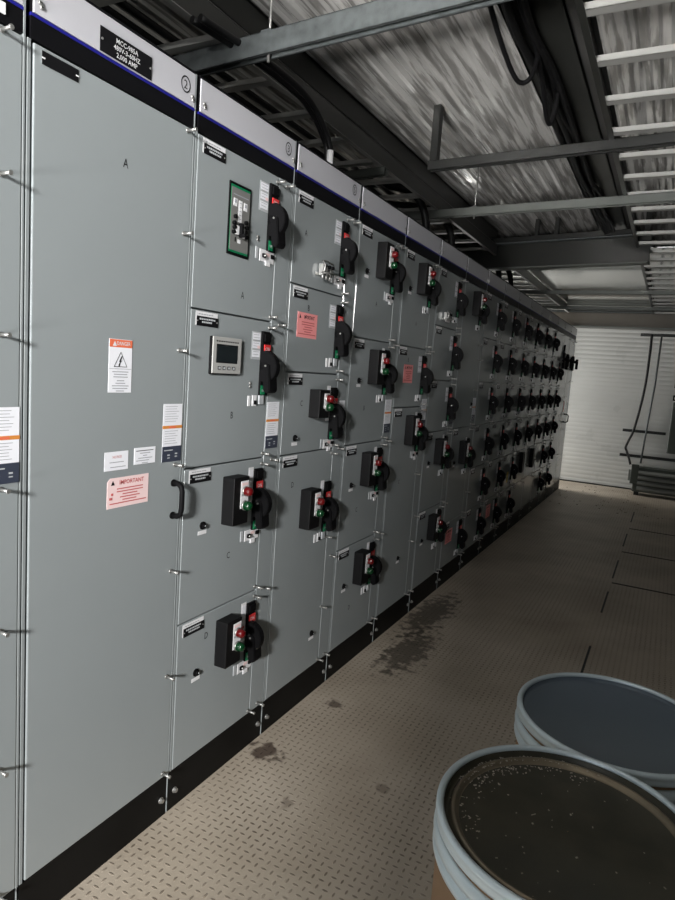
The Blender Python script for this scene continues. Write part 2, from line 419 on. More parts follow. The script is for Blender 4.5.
def mk_name(seed):
    def fn():
        r = random.Random(seed); mb = MB()
        mb.flat(0, .104, -.042, 0, .0008, M['white']); mb.flat(.004, .106, -.043, -.014, .0022, M['ink'], .0014)
        for row, (z, h) in enumerate(((-.022, .0052), (-.031, .0052))):
            y = .016+.012*row
            while y < .088-.012*row:
                w = r.uniform(.004, .008); mb.flat(y, y+w, z-h/2, z+h/2, .0027, M['greylab'], .0004); y += w+.0022
        for y in (.007, .100): mb.cyl((.002, y, -.028), (.0035, y, -.028), .0022, M['steel'], 8)
        for i in range(6): mb.flat(.012+i*.012, .021+i*.012, -.009, -.0065, .0012, M['print'], .0003)
        return mb
    return fn
def mk_pbox(h):
    def fn():
        mb = MB(); mb.box(0, .050, 0, .086, -h, 0, M['boxplastic'], .003, seg=2)
        mb.box(.050, .0515, .036, .080, -h*.66, -.014, M['white'], .0005)
        mb.flat(.040, .076, -.030, -.020, .0520, M['pale_pink'], .0004); mb.flat(.040, .076, -h*.40, -h*.40+.008, .0520, M['print'], .0004)
        return mb
    return fn
def mk_lamp(m):
    def fn():
        mb = MB(); mb.cyl((0, 0, 0), (.006, 0, 0), .0175, M['steel'], 18)
        prof = [(.0155, .006), (.0155, .020), (.013, .027), (.0075, .031), (.0005, .032)]
        k = 18; vs = [(x, r*math.cos(2*PI*i/k), r*math.sin(2*PI*i/k)) for i in range(k) for r, x in prof]; q = len(prof)
        mb.add(vs, [(i*q+j, ((i+1) % k)*q+j, ((i+1) % k)*q+j+1, i*q+j+1) for i in range(k) for j in range(q-1)], M[m], None, True)
        return mb
    return fn
def mk_reset():
    mb = MB(); mb.cyl((0, 0, 0), (.004, 0, 0), .013, M['plastic'], 16); mb.cyl((.004, 0, 0), (.012, 0, 0), .008, M['plastic'], 14); mb.cyl((.012, .002, 0), (.0125, .002, 0), .003, M['greylab'], 8)
    mb.flat(-.020, .022, -.030, -.017, .0008, M['white']); return mb
def mk_letter(c):
    def fn(): return MB().text(c, 0, 0, .024, .0005, M['ink'], .8)
    return fn
def mk_circled(c):
    def fn():
        mb = MB(); n = 28; vs = []
        for i in range(n):
            a = 2*PI*i/n
            for r in (.0160, .0192): vs.append((.0005, r*math.cos(a), r*math.sin(a)*1.15))
        mb.add(vs, [(2*i, 2*i+1, 2*((i+1) % n)+1, 2*((i+1) % n)) for i in range(n)], M['ink'])
        mb.text(c, 0, -.0115, .0240, .0005, M['ink'], 1.0); return mb
    return fn
def mk_caution():
    mb = MB(); mb.flat(0, .080, -.172, 0, .0008, M['paper']); mb.flat(0, .080, -.172, -.126, .0014, M['navy'], .0006)
    mb.flat(-.001, .081, -.073, -.064, .0014, M['orange'], .0006); mb.flat(.025, .055, -.072, -.066, .0018, M['danger'], .0004)
    for i in range(16):
        z = -.007-.0073*i
        if -.078 < z < -.058: continue
        w = random.uniform(.045, .066); mb.flat(.008, .008+w, z-.0012, z, .0013, M['print'], .0004)
    mb.flat(.008, .044, -.139, -.136, .0019, M['greylab'], .0004)
    for y, z in ((.022, -.150), (.054, -.147)): mb.flat(y, y+.010, z-.004, z, .0019, M['greylab'], .0004); mb.flat(y, y+.010, z-.012, z-.009, .0019, M['greylab'], .0004)
    return mb
def mk_important(m, w, h, big):
    def fn():
        mb = MB(); c = .010
        mb.prism([(0, 0), (0, -h), (w, -h), (w, 0), (c, 0)] if not big else [(0, -c), (0, -h), (w, -h), (w, 0), (c, 0)], 0, .0008, M[m], 'x')
        x = .0012
        mb.add([(x, w*.08, -h*.24), (x, w*.17, -h*.24), (x, w*.125, -h*.08)], [(0, 1, 2)], M['ink'])
        mb.text('IMPORTANT', w*.58, -h*.24, h*.15, x, M['redprint'] if big else M['ink'], .95 if big else .72, None, 0.02)
        for i, (a, b) in enumerate(((.22, .86), (.22, .86), (.36, .72), (.30, .78), (.36, .70), (.06, .95))):
            z = -h*(.36+.095*i); mb.flat(w*a, w*b, z-h*.035, z, x, M['redprint'], .0004)
        if big:
            mb.flat(w*.09, w*.14, -h*.58, -h*.50, x, M['redprint'], .0004); mb.flat(w*.05, w*.12, -h*.72, -h*.64, x, M['redprint'], .0004)
        return mb
    return fn

def mk_hasp():
    mb = MB()
    mb.box(0, .003, -.012, .10, -.008, .004, M['steel'], .0008)
    for i in range(3):
        y = .012+.03*i; mb.box(.003, .026, y, y+.018, -.006, .040-.006*i, M['steel'], .002); mb.cyl((.026, y+.009, .030), (.034, y+.009, .030), .007, M['plastic'], 12)
        mb.cyl((.018, y+.009, -.018), (.018, y+.009, 0), .006, M['steel'], 10)
    mb.tube([(.028, -.004, .0), (.040, -.004, .010), (.042, -.004, .030), (.030, -.004, .046), (.028, .03, .050), (.026, .09, .044)], .0035, M['steel'])
    mb.tube([(.030, .0, .0), (.040, .03, .004), (.036, .07, .002)], .0035, M['steel'])
    return mb

def operator(door, T, style='instr'):
    """disconnect operator set; T = the height its escutcheon is measured from"""
    z = T-.037
    cached('plate', 'operator_plate', mk_plate, door, (0, .381, z), 'black plate with red ON and green OFF ends')
    cached('lever', 'rotary_handle', mk_lever, door, (0, .378, z+.006), 'black rotary disconnect handle')
    if style == 'instr': cached('instr', 'instruction_sticker', mk_instr, door, (0, .328, T-.042))
    if style == 'narrow': cached('narrow', 'instruction_sticker', lambda: MB().flat(0, .030, -.15, 0, .0008, M['white']).flat(.004, .026, -.06, -.01, .0013, M['paper'], .0004).flat(.006, .024, -.10, -.09, .0014, M['redprint'], .0004), door, (0, .352, T-.030))
def pilot(door, T, y=.205, h=.165):
    cached(('pb', h), 'pilot_box', mk_pbox(h), door, (0, y, T-.045), 'black pushbutton and lamp box')
    cached('rl', 'red_lamp', mk_lamp('redlens'), door, (.0515, y+.058, T-.045-h*.30), 'red indicator lamp')
    cached('gl', 'green_lamp', mk_lamp('greenlens'), door, (.0515, y+.058, T-.045-h*.60), 'green indicator lamp')

def unit(sec, zt, zb, kind, letter=None, seed=0, **o):
    """one plug-in unit door from height zt down to zb"""
    g = .0025
    door = sec_box(DY0, DY1, zb+g, zt-g, M['panel']).build('unit_door', sec)
    T = zt-o.get('drop', 0)
    if kind in ('op', 'pb', 'opinstr'):
        operator(door, T, 'instr' if kind != 'pb' else 'narrow')
        cached('tagp' if seed % 2 else 'tags', 'interlock_tag', mk_tagplate if seed % 2 else mk_tagsmall, door, (0, .322, T-.266))
    if kind == 'pb':
        pilot(door, T, o.get('py', .205), o.get('h', .165))
        rz = o.get('reset', T-.195)
        cached('reset', 'reset_button', mk_reset, door, (0, o.get('ry', .108), rz))
    if o.get('name', True):
        cached(('name', seed % 4), 'nameplate', mk_name(seed % 4), door, (0, .033, zt-.006))
    latch(door, .428, zt-.022); 
    if o.get('lowlatch', True): latch(door, .428, zb+.016)
    if zt-zb > .8: latch(door, .428, zt-.40); latch(door, .428, (zt+zb)/2-.23)
    if letter: cached(('let', letter), 'marker_letter', mk_letter(letter), door, (0, o.get('lx', .25), zb+o.get('lz', .15)), 'letter %s hand marked in black' % letter)
    return door

def section(k, label, group=None, wire=True, caution=True):
    s = empty('motor_control_cabinet', (0, Y0+k*W, 0), label, 'electrical cabinet', group)
    MB().box(-.54, -.0215, .0015, W-.0015, Z0, H-.004, M['panel']).box(-.54, -.004, .0015, W-.0015, H-.004, H, M['black']).build('housing', s)
    e = MB()
    e.box(-.035, -.0004, W-.0092, W-.0030, Z0, H-.004, M['edge'], .0008); e.box(-.035, -.002, W-.0068, W-.0046, .004, Z0, M['edge']); e.box(-.035, -.0012, .0012, .0105, Z0, Z1+.003, M['edge'], .0008)
    e.build('edge_trim', s)
    MB().box(-.020, -.001, .0090, W-.0090, 2.134, 2.180, M['black']).box(-.020, 0, .0090, W-.0090, 2.180, 2.1865, M['blue']).build('header_band', s)
    hp = MB().box(-.020, 0, .0150, W-.0100, 2.1885, 2.278, M['strip'], .001).box(-.020, -.003, .0090, .0140, 2.188, 2.281, M['black']).box(-.020, .002, .009, W-.009, 2.2795, 2.283, M['black']).build('header_panel', s)
    for y in (.030, W-.022): screw(hp, y, 2.214); screw(hp, y+.004, 2.206)
    b = MB().box(-.50, -.004, .002, W-.009, .0, .1385, M['base'], .001).build('base', s)
    for y in (.030, W-.034): cached('bolt', 'bolt', mk_bolt, b, (-.004, y, .062))
    if wire:
        w = sec_box(WY0, WY1, Z0+.002, Z1-.001, M['panel']).build('wireway_door', s)
        for z in (2.11, 1.625, 1.130, .632, .160): latch(w, .490, z)
        if caution: cached('caut', 'caution_sticker', mk_caution, w, (0, .4455, 1.345), 'white caution sticker with an orange stripe and dark foot')
    return s, hp

def sticker(door, y, z, w, h, m='pink', big=False):
    cached(('imp', m, round(w, 3), round(h, 3)), 'notice_sticker', mk_important(m, w, h, big), door, (0, y, z), ('pink' if m == 'pink' else 'pale pink')+' notice sticker headed IMPORTANT')

def pull_handle(door, y, z0, z1, d=.036, y_in=0.0):
    mb = MB(); mb.tube([(0, 0, z0), (d*.55, .0, z0), (d*.9, 0, z0+.008), (d, 0, z0+.022), (d, 0, z1-.022), (d*.9, 0, z1-.008), (d*.55, 0, z1), (0, 0, z1)], .0082, M['plastic'], 14)
    for z in (z0, z1): mb.cyl((0, 0, z), (.004, 0, z), .011, M['plastic'], 14)
    return mb.build('pull_handle', door, (0, y, 0))

def big_door(s, ly=.507):
    d = sec_box(DY0+.004, WY1, Z0+.002, Z1-.001, M['panel'], .003).build('full_height_door', s)
    for z in (2.118, 1.836, 1.503, 1.162, .83, .487, .158): latch(d, ly, z)
    cached('caut', 'caution_sticker', mk_caution, d, (0, .4525, 1.345), 'white caution sticker with an orange stripe and dark foot')
    return d

# --- k = -1 : left of the frame
s, hp = section(-1, 'tall grey cabinet cut off by the left edge of the photo', wire=False)
d = big_door(s, .484)
MB().box(-.001, .003, .36, .492, 2.150, 2.172, M['white'], .0005).build('makers_plate', hp)
# --- k = 0 : main breaker section
s, hp = section(0, 'tall grey cabinet with the MCC-985A plate, hazard stickers and a pull handle', wire=False)
d = big_door(s)
mb = MB().box(0, .002, .192, .361, 2.191, 2.247, M['ink'], .0005)
for t, y, z in (('MCC-985A', .276, 2.2285), ('480V-3-60HZ', .276, 2.2125), ('2,000 AMP', .276, 2.1965)): mb.text(t, y, z, .0115, .0026, M['white'], .98, None, .012)
for y in (.197, .356): mb.cyl((.002, y, 2.219), (.004, y, 2.219), .003, M['steel'], 8)
mb.build('engraved_plate', hp)['label'] = 'black plate engraved MCC-985A 480V-3-60HZ 2,000 AMP'
cached(('circ', '2'), 'circled_number', mk_circled('2'), hp, (.0004, .493, 2.236), 'circled 2 drawn in marker')
mb = MB().flat(.036, .132, 2.093, 2.121, .0016, M['ink'], .0016).flat(.034, .134, 2.091, 2.123, .0006, M['edge'], .0006)
for y in (.039, .129): mb.flat(y-.004, y+.004, 2.105, 2.108, .0022, M['white'], .0006)
mb.build('blank_nameplate', d)
cached(('let', 'A'), 'marker_letter', mk_letter('A'), d, (0, .283, 1.950), 'letter A hand marked in black')
# danger sticker
mb = MB().box(0, .0008, .244, .324, 1.378, 1.518, M['paper'], .0003).flat(.245, .323, 1.497, 1.517, .0013, M['danger'], .0004)
mb.text('DANGER', .293, 1.5025, .010, .0017, M['white'], .85, None, .01)
mb.add([(.0017, .255, 1.500), (.0017, .269, 1.500), (.0017, .262, 1.513)], [(0, 1, 2)], M['white'])
def tri_ring(mb, y, z, r, t, m, x):
    o = [(x, y+r*math.sin(a), z+r*math.cos(a)) for a in (0, 2*PI/3, 4*PI/3)]; i = [(x, y+(r-t)*math.sin(a), z+(r-t)*math.cos(a)) for a in (0, 2*PI/3, 4*PI/3)]
    mb.add(o+i, [(0, 1, 4, 3), (1, 2, 5, 4), (2, 0, 3, 5)], m)
tri_ring(mb, .284, 1.459, .027, .0032, M['ink'], .0013)
mb.add([(.0014, a, b) for a, b in ((.286, 1.474), (.278, 1.459), (.283, 1.460), (.279, 1.449), (.281, 1.449), (.278, 1.445), (.2765, 1.451), (.278, 1.4505), (.2885, 1.463), (.284, 1.462), (.290, 1.474))], [tuple(range(11))], M['ink'])
mb.flat(.246, .322, 1.440, 1.4412, .0013, M['print'], .0004)
for i, (a, b) in enumerate(((.256, .312), (.262, .308), (.260, .310), (.272, .298), (.268, .302), (.256, .314), (.258, .310), (.270, .298))):
    z = 1.434-.0068*i-(.003 if i > 2 else 0); mb.flat(a, b, z-.0022, z, .0013, M['print'], .0004)
mb.build('danger_sticker', d)['label'] = 'white DANGER sticker with orange head and lightning triangle'
mb = MB().flat(.238, .321, 1.169, 1.220, .0008, M['paper']); mb.text('NOTICE', .281, 1.202, .007, .0013, M['redprint'], .9)
for z, a, b in ((1.192, .255, .305), (1.179, .258, .312)): mb.flat(a, b, z-.002, z, .0013, M['print'], .0004)
mb.build('notice_sticker', d)
mb = MB().box(0, .001, .343, .425, 1.177, 1.224, M['paper'], .0004)
for i, (a, b) in enumerate(((.350, .416), (.364, .404), (.376, .392), (.358, .412), (.350, .400), (.372, .396))): mb.flat(a, b, 1.216-.007*i-.002, 1.216-.007*i, .0015, M['ink'] if i == 0 else M['print'], .0004)
mb.build('wiring_sticker', d)
sticker(d, .250, 1.148, .151, .083, 'pale_pink', True)
pull_handle(d, .506, 1.006, 1.106)
MB().flat(.530, .5325, 1.0, 1.02, .001, M['edge']).build('scuff', d)

# --- k = 1
s, hp = section(1, 'four-unit grey cabinet with a green-edged trip unit over a square meter')
cached(('circ', '3'), 'circled_number', mk_circled('3'), hp, (.0004, .488, 2.238), 'circled 3 drawn in marker')
d = unit(s, 2.13, 1.632, 'op', 'A', 1, lx=.262, lz=.058)
mb = MB().box(0, .004, .163, .279, 1.819, 2.042, M['plastic'], .0015).flat(.1705, .2715, 1.828, 2.033, .0048, M['green'], .0006).flat(.1725, .2705, 1.834, 2.026, .0054, M['relayface'], .0006)
mb.flat(.182, .262, 2.004, 2.007, .006, M['print'], .0005)
for a, b, c, e in ((.184, .202, 1.970, 1.994), (.238, .256, 1.966, 1.990)): mb.flat(a, b, c, e, .0062, M['white'], .0008); mb.flat(a+.004, b-.004, c+.010, e-.004, .0067, M['print'], .0004)
mb.flat(.211, .229, 1.925, 1.992, .0062, M['white'], .0008)
for z in (1.985, 1.972, 1.960, 1.948, 1.936): mb.flat(.214, .226, z-.002, z, .0067, M['print'], .0004)
for y, z in ((.192, 1.938), (.188, 1.918), (.190, 1.905), (.250, 1.930), (.254, 1.915), (.250, 1.900), (.187, 1.890), (.254, 1.885)): mb.cyl((.005, y, z), (.014, y, z), .0065, M['plastic'], 10)
mb.box(.005, .012, .198, .212, 1.885, 1.912, M['white'], .001); mb.box(.005, .012, .230, .244, 1.880, 1.910, M['white'], .001)
mb.box(.005, .020, .213, .229, 1.884, 1.922, M['plastic'], .003); mb.box(.005, .030, .217, .226, 1.878, 1.890, M['plastic'], .002)
mb.flat(.214, .228, 1.860, 1.872, .0062, M['white'], .0008); mb.flat(.198, .203, 1.862, 1.876, .0062, M['ink'], .0008)
mb.build('trip_unit', d)['label'] = 'green-edged electronic trip unit with knobs and toggle'
for z in (1.905, 1.895): screw(d, .330, z)
d = unit(s, 1.632, 1.142, 'op', 'B', 2, lx=.236, lz=.150)
mb = MB().box(0, .009, .102, .250, 1.437, 1.557, M['plastic'], .003, seg=2).box(.008, .0125, .106, .256, 1.441, 1.557, M['meter'], .002)
mb.box(.0115, .0128, .124, .236, 1.474, 1.534, M['plastic'], .0005); mb.flat(.128, .232, 1.478, 1.530, .0135, M['screen'], .0006)
for i in range(4): mb.box(.0125, .0145, .133+.025*i, .148+.025*i, 1.453, 1.464, M['plastic'], .001); mb.flat(.1355+.025*i, .1455+.025*i, 1.455, 1.462, .015, M['greylab'], .0004)
for i in range(10): mb.flat(.122+i*.012, .130+i*.012, 1.541, 1.545, .0132, M['ink'], .0004)
mb.build('power_meter', d)['label'] = 'square grey meter with a dark screen and four keys'
for z in (1.412, 1.400): screw(d, .330, z)
d = unit(s, 1.142, .637, 'pb', 'C', 3, lx=.256, lz=.165)
d = unit(s, .637, .140, 'pb', 'D', 1, lx=.155, lz=.405)
# --- k = 2
s, hp = section(2, 'grey cabinet marked circled 5, three short doors over a tall one')
cached(('circ', '5'), 'circled_number', mk_circled('5'), hp, (.0004, .474, 2.242), 'circled 5 drawn in marker')
d = unit(s, 2.13, 1.788, 'op', 'A', 1, lx=.100, lz=.185)
cached('hasp', 'lockout_hasp', mk_hasp, d, (0, .195, 1.852), 'shiny metal lockout bracket')
d = unit(s, 1.788, 1.459, 'op', 'B', 2, lx=.155, lz=.240); sticker(d, .075, 1.690, .152, .096)
d = unit(s, 1.459, 1.136, 'pb', 'C', 3, lx=.145, lz=.19, h=.115, drop=.02, reset=1.2)
unit(s, 1.136, .140, 'pb', 'D', 0, drop=.108, py=.185, lx=.115, lz=.86, reset=.306, ry=.356)
# --- k = 3
s, hp = section(3, 'grey cabinet of four equal doors, all with lamp boxes, right of circled 5')
for i, (a, b) in enumerate(((2.13, 1.632), (1.632, 1.136), (1.136, .637), (.637, .140))): unit(s, a, b, 'pb', 'ABCD'[i], i+1, lx=.19 if i else .24, lz=.16)
# --- k = 4
s, hp = section(4, 'grey cabinet with a small pink-stickered door above a very tall lamp-box door')
unit(s, 2.13, 1.632, 'pb', 'A', 0, lx=.24, lz=.12)
d = unit(s, 1.632, 1.300, 'op', 'B', 2, lx=.17, lz=.25); sticker(d, .115, 1.535, .135, .100)
unit(s, 1.300, .140, 'pb', 'C', 1, lx=.18, lz=.73, reset=.42, ry=.26)
# --- k = 5
s, hp = section(5, 'grey five-door cabinet, plain handles on upper three, lamp boxes on lower two')
d = unit(s, 2.13, 1.788, 'op', None, 2); cached('hasp', 'lockout_hasp', mk_hasp, d, (0, .130, 1.835), 'shiny metal lockout bracket')
unit(s, 1.788, 1.459, 'op', None, 0); unit(s, 1.459, 1.136, 'op', None, 2); unit(s, 1.136, .637, 'pb', None, 0); unit(s, .637, .140, 'pb', None, 2)
# --- k = 6
s, hp = section(6, 'grey cabinet, mostly blank between lamp boxes at its top and waist height')
unit(s, 2.13, 1.136, 'pb', None, 0, reset=1.30, ry=.40, name=False); unit(s, 1.136, .470, 'pb', None, 2, drop=.05); d = unit(s, .470, .140, 'op', None, 0)
sticker(d, .075, .405, .15, .10)
# --- k >= 7 : half-size units, told apart by what their doors carry
U = [2.13, 1.798, 1.466, 1.135, .803, .471, .140]
far = {
 7: ('six short units, nearest in the row of six-handle cabinets', 'oooooo'),
 8: ('six short units, a pink sticker on its bottom door', 'oooooo'),
 9: ('six short units, a yellow tag on its fifth door', 'oooooo'),
 10: ('four handles above a long black vertical box low down', 'ooooV-'),
 11: ('handles on four doors and a second black vertical box low down', 'ooooV-'),
 12: ('six handled doors, just past the two with long black boxes', 'oooooo'),
 13: ('five handles and a blank top door, third cabinet from the far end', '-ooooo'),
 14: ('one large breaker handle at head height, second from the far end', 'B'),
 15: ('full-height door with a looped pull handle, last at the far end', 'L'),
}
for k, (desc, pat) in far.items():
    s, hp = section(k, 'grey cabinet with '+desc, wire=(k < 14), caution=k < 10)
    if pat == 'B':
        d = sec_box(DY0, WY1, 1.30, Z1-.001, M['panel']).build('breaker_door', s)
        for sx in (.10, .40):
            MB().box(0, .03, sx-.04, sx+.04, 1.70, 1.90, M['plastic'], .004).cyl((.03, sx, 1.82), (.075, sx, 1.82), .02, M['plastic']).box(.05, .08, sx-.012, sx+.012, 1.72, 1.86, M['plastic'], .006).build('breaker_handle', d)
        MB().box(0, .02, .09, .10, 1.90, 2.0, M['plastic']).build('guide_rod', d)
        for z in (2.10, 1.7, 1.33): latch(d, .50, z)
        d = sec_box(DY0, WY1, Z0+.002, 1.296, M['panel']).build('lower_door', s)
        for z in (1.27, .9, .55, .17): latch(d, .50, z)
        continue
    if pat == 'L':
        d = sec_box(DY0, WY1, Z0+.002, Z1-.001, M['panel']).build('full_height_door', s)
        for z in (2.10, 1.55, 1.22, .86, .5, .17): latch(d, .47, z)
        pull_handle(d, .20, .985, 1.095, .060)
        MB().box(0, .03, .34, .42, 1.70, 1.90, M['plastic'], .004).cyl((.03, .38, 1.82), (.075, .38, 1.82), .02, M['plastic']).box(.05, .085, .366, .394, 1.72, 1.86, M['plastic'], .006).build('breaker_handle', d)
        MB().flat(.06, .12, 1.13, 1.28, .001, M['redprint']).build('red_sticker', d)
        continue
    for i, ch in enumerate(pat):
        dd = unit(s, U[i], U[i+1], {'o': 'op', 'p': 'pb', '-': 'x', 'V': 'x'}[ch], None, 0 if k % 2 else 2, name=k < 11, lowlatch=True)
        if ch == 'V': MB().box(0, .035, .20, .30, U[i+1]+.10, U[i+1]+.31, M['boxplastic'], .004).build('control_box', dd)
        if k == 8 and i == 5: sticker(dd, .10, U[i]-.06, .14, .11)
        if k == 9 and i == 4: MB().flat(.22, .28, U[i]-.27, U[i]-.17, .002, M['yellow']).build('yellow_tag', dd)

# ------------------------------------------------------------------ overhead: beams, cable ladders, struts
YS, YF, YT = -1.3, YE-.2, 6.12
for name, x0, x1, lab in (('roof_beam', -.460, -.325, 'wide dark roof beam above the cabinets, left of the shiny ceiling strip'), ('roof_beam', .614, .830, 'wide dark roof beam draped with black cables, right of the shiny ceiling strip')):
    mb = MB(); mb.box(x0, x1, YS, YT, 2.745, 2.757, M['beam'], .002); mb.box(x0, x0+.012, YS, YT, 2.745, ZC-.002, M['beam'], .002); mb.box(x1-.012, x1, YS, YT, 2.745, ZC-.002, M['beam'], .002)
    mb.box(x0, x1, YS, YT, ZC-.012, ZC-.002, M['beam'])
    tag(mb.build(name), lab, 'beam')
def ladder(x0, x1, ys, label, rm=('beam', 'rung')):
    e = empty('cable_ladder', ((x0+x1)/2, 2.0, 2.6), label, 'cable tray', None); h = (x1-x0)/2
    for sx in (-1, 1):
        mb = MB(); xo = sx*h
        mb.box(min(xo, xo-sx*.004), max(xo, xo-sx*.004), YS-2, YF-2, -.012, .075, M[rm[0]]); mb.box(min(xo, xo-sx*.022), max(xo, xo-sx*.022), YS-2, YF-2, -.014, -.011, M[rm[1]]); mb.box(min(xo, xo-sx*.022), max(xo, xo-sx*.022), YS-2, YF-2, .073, .076, M[rm[1]])
        mb.build('side_rail', e)
    def rung():
        mb = MB(); mb.box(-h+.005, h-.005, -.021, .021, -.010, -.007, M['rung']); mb.box(-h+.005, h-.005, -.021, -.018, -.010, .012, M['rung']); mb.box(-h+.005, h-.005, .018, .021, -.010, .012, M['rung'])
        return mb
    for y in ys: cached(('rung', x0), 'rung', rung, e, (0, y-2, 0))
    return e
ladder(-.86, -.232, [1.90-.335*3+.335*i for i in range(28)], 'galvanised cable ladder hung over the tops of the grey cabinets')
ladder(.912, 1.55, [2.14-.337*3+.337*i for i in range(28)], 'galvanised cable ladder at the upper right, beyond the dark beam', ('beam', 'beam'))

def trapeze(y, z, x0, x1, m, rods, label, hgt=.041, dep=.041, posts=(), rz=-4.6, zc=None):
    zc = zc or ZC
    e = empty('strut_channel', (0, y, z), label, 'strut'); e.rotation_euler.z = math.radians(rz)
    mb = MB(); mb.box(x0, x1, -dep/2, -dep/2+.003, 0, hgt, m); mb.box(x0, x1, dep/2-.003, dep/2, 0, hgt, m); mb.box(x0, x1, -dep/2, dep/2, hgt-.003, hgt, m)
    mb.box(x0, x1, -dep/2, -dep/2+.010, 0, .003, m); mb.box(x0, x1, dep/2-.010, dep/2, 0, .003, m); mb.build('channel', e)
    for x in rods:
        mb = MB(); mb.cyl((x, 0, -.018), (x, 0, zc-z-.003), .005, M['steel'], 8); mb.box(x-.022, x+.022, -.022, .022, hgt, hgt+.005, M['galv']); mb.cyl((x, 0, hgt+.005), (x, 0, hgt+.013), .010, M['steel'], 6, smooth=False)
        mb.build('hanger_rod', e)
    for x in posts:
        mb = MB(); mb.box(x-.020, x+.020, -.02, .02, hgt, ZC-z-.003, m, .002); mb.build('post', e)
    return e
trapeze(1.90, 2.512, -1.1, 1.72, M['galv'], (-.045, 1.62), 'bright galvanised strut channel nearest the camera, crossing the top of the photo', .072, .045)
trapeze(3.30, 2.545, .03, 1.72, M['darksteel'], (1.62,), 'dark strut crossing the shiny ceiling, one short post at its left end', .045, .045, (.055, ))
trapeze(3.285, 2.545, -1.1, -.22, M['galvdark'], (-1.0,), 'short galvanised strut under the cable ladder above the circled 5 cabinet', .041)
trapeze(4.20, 2.535, -1.1, 1.72, M['galvdark'], (.02, 1.62, -1.0), 'mid grey strut channel running in front of the dark box girder', .050, .045)
e = empty('box_girder', (0, 5.76, 2.46), 'deep dark girder crossing the whole room before the far end', 'girder'); e.rotation_euler.z = math.radians(-10)
mb = MB(); mb.box(-1.5, 1.03, -.008, .008, .012, .212, M['beam'], .002); mb.box(-1.5, 1.03, -.05, .05, .0, .012, M['galvdark'], .002); mb.box(-1.5, 1.03, -.05, .05, .212, .222, M['galv'], .002)
mb.build('web_and_flanges', e)
MB().box(-.62, .92, -.06, -.02, .222, .262, M['darksteel'], .002).build('top_strut', e)
for x in (.98, -1.5): MB().box(x, x+.04, -.04, .04, .222, ZC-2.463, M['darksteel']).build('end_post', e)
for x in (.10, .27): MB().box(x, x+.03, -.02, .02, .262, ZC-2.463, M['darksteel']).build('post', e)
trapeze(7.9, 2.535, -1.1, 1.72, M['galvdark'], (1.62, -1.0), 'thin strut channel beyond the dark girder', rz=-2, zc=2.69)
trapeze(9.4, 2.535, -1.1, 1.72, M['galvdark'], (1.62, -1.0), 'farthest strut channel, just before the roller door header', rz=0, zc=2.69)
# batten light near the end wall
e = empty('batten_light', (.36, 9.95, 2.645), 'long white batten light across the ceiling in front of the roller door', 'light fitting')
MB().box(-.58, .58, -.05, .05, .0, .045, M['unitlight'], .006).build('housing', e)
mb = MB(); pr = [(-.05, .0), (-.045, -.022), (-.025, -.038), (.025, -.038), (.045, -.022), (.05, 0)]
mb.add([(x, y, z) for x in (-.57, .57) for y, z in pr], [(i, i+1, i+7, i+6) for i in range(5)]+[(0, 1, 2, 3, 4, 5), (6, 7, 8, 9, 10, 11)], M['lens']); mb.build('diffuser', e)
for x in (-.4, .4): MB().cyl((x, 0, .04), (x, 0, .0455), .016, M['steel'], 8).build('hanger_rod', e)

# ------------------------------------------------------------------ cables
def smooth(P, n=6):
    P = [Vector(p) for p in P]; out = []
    for i in range(len(P)-1):
        p0, p1, p2, p3 = P[max(i-1, 0)], P[i], P[i+1], P[min(i+2, len(P)-1)]
        for t in range(n):
            t /= n; out.append(.5*((2*p1)+(-p0+p2)*t+(2*p0-5*p1+4*p2-p3)*t*t+(-p0+3*p1-3*p2+p3)*t**3))
    return out+[P[-1]]
def cable(P, r, label, group=None, name='cable'):
    mb = MB(); mb.tube(smooth(P), r, M['rubber'], 10); return tag(mb.build(name), label, 'cable', group)
zt = 2.286
for i, L_ in enumerate(('black cable arching down to the white stub on the circled 5 cabinet', 'second black cable strapped beside the one reaching the white stub')):
    o = .034*i
    cable([(-.19-o, 1.72, 2.572), (-.15-o, 1.98, 2.568), (-.13-o, 2.14, 2.560), (-.13-o, 2.28+o, 2.552), (-.13-o, 2.39+o, 2.520), (-.13-o, 2.47+o, 2.470), (-.125-o, 2.505+o, 2.42), (-.125-o, 2.51+o, zt-.002 if i else 2.405)], .0125, L_)
MB_w = MB(); MB_w.cyl((-.125, 2.51, zt), (-.125, 2.51, 2.41), .014, M['white'], 12); tag(MB_w.build('conduit_stub'), 'short white conduit stub standing on the circled 5 cabinet', 'conduit')
for k_, (y, lab) in enumerate(((4.05, 'thick black cable bent down into the fifth cabinet from the left ladder'), (4.60, 'thick black cable bent down into the top just before the dark girder'), (6.05, 'black cable looping down from the far ladder, nearer of two'), (6.55, 'black cable looping down from the far ladder, farther of two'))):
    cable([(-.62, y-1.2, 2.625), (-.60, y-.5, 2.63), (-.5, y-.15, 2.68), (-.36, y, 2.66), (-.28, y+.05, 2.52), (-.26, y+.06, zt-.002)], .026, lab)
# cables strapped in the left ladder
for j in range(5):
    x = -.80+.085*j
    cable([(x, YS+.05+a*.52, 2.626+.001*(a % 2)) for a in range(11)], .014+.003*(j % 2), 'black cable laid lengthwise in the left cable ladder', 'cables laid in the left ladder')
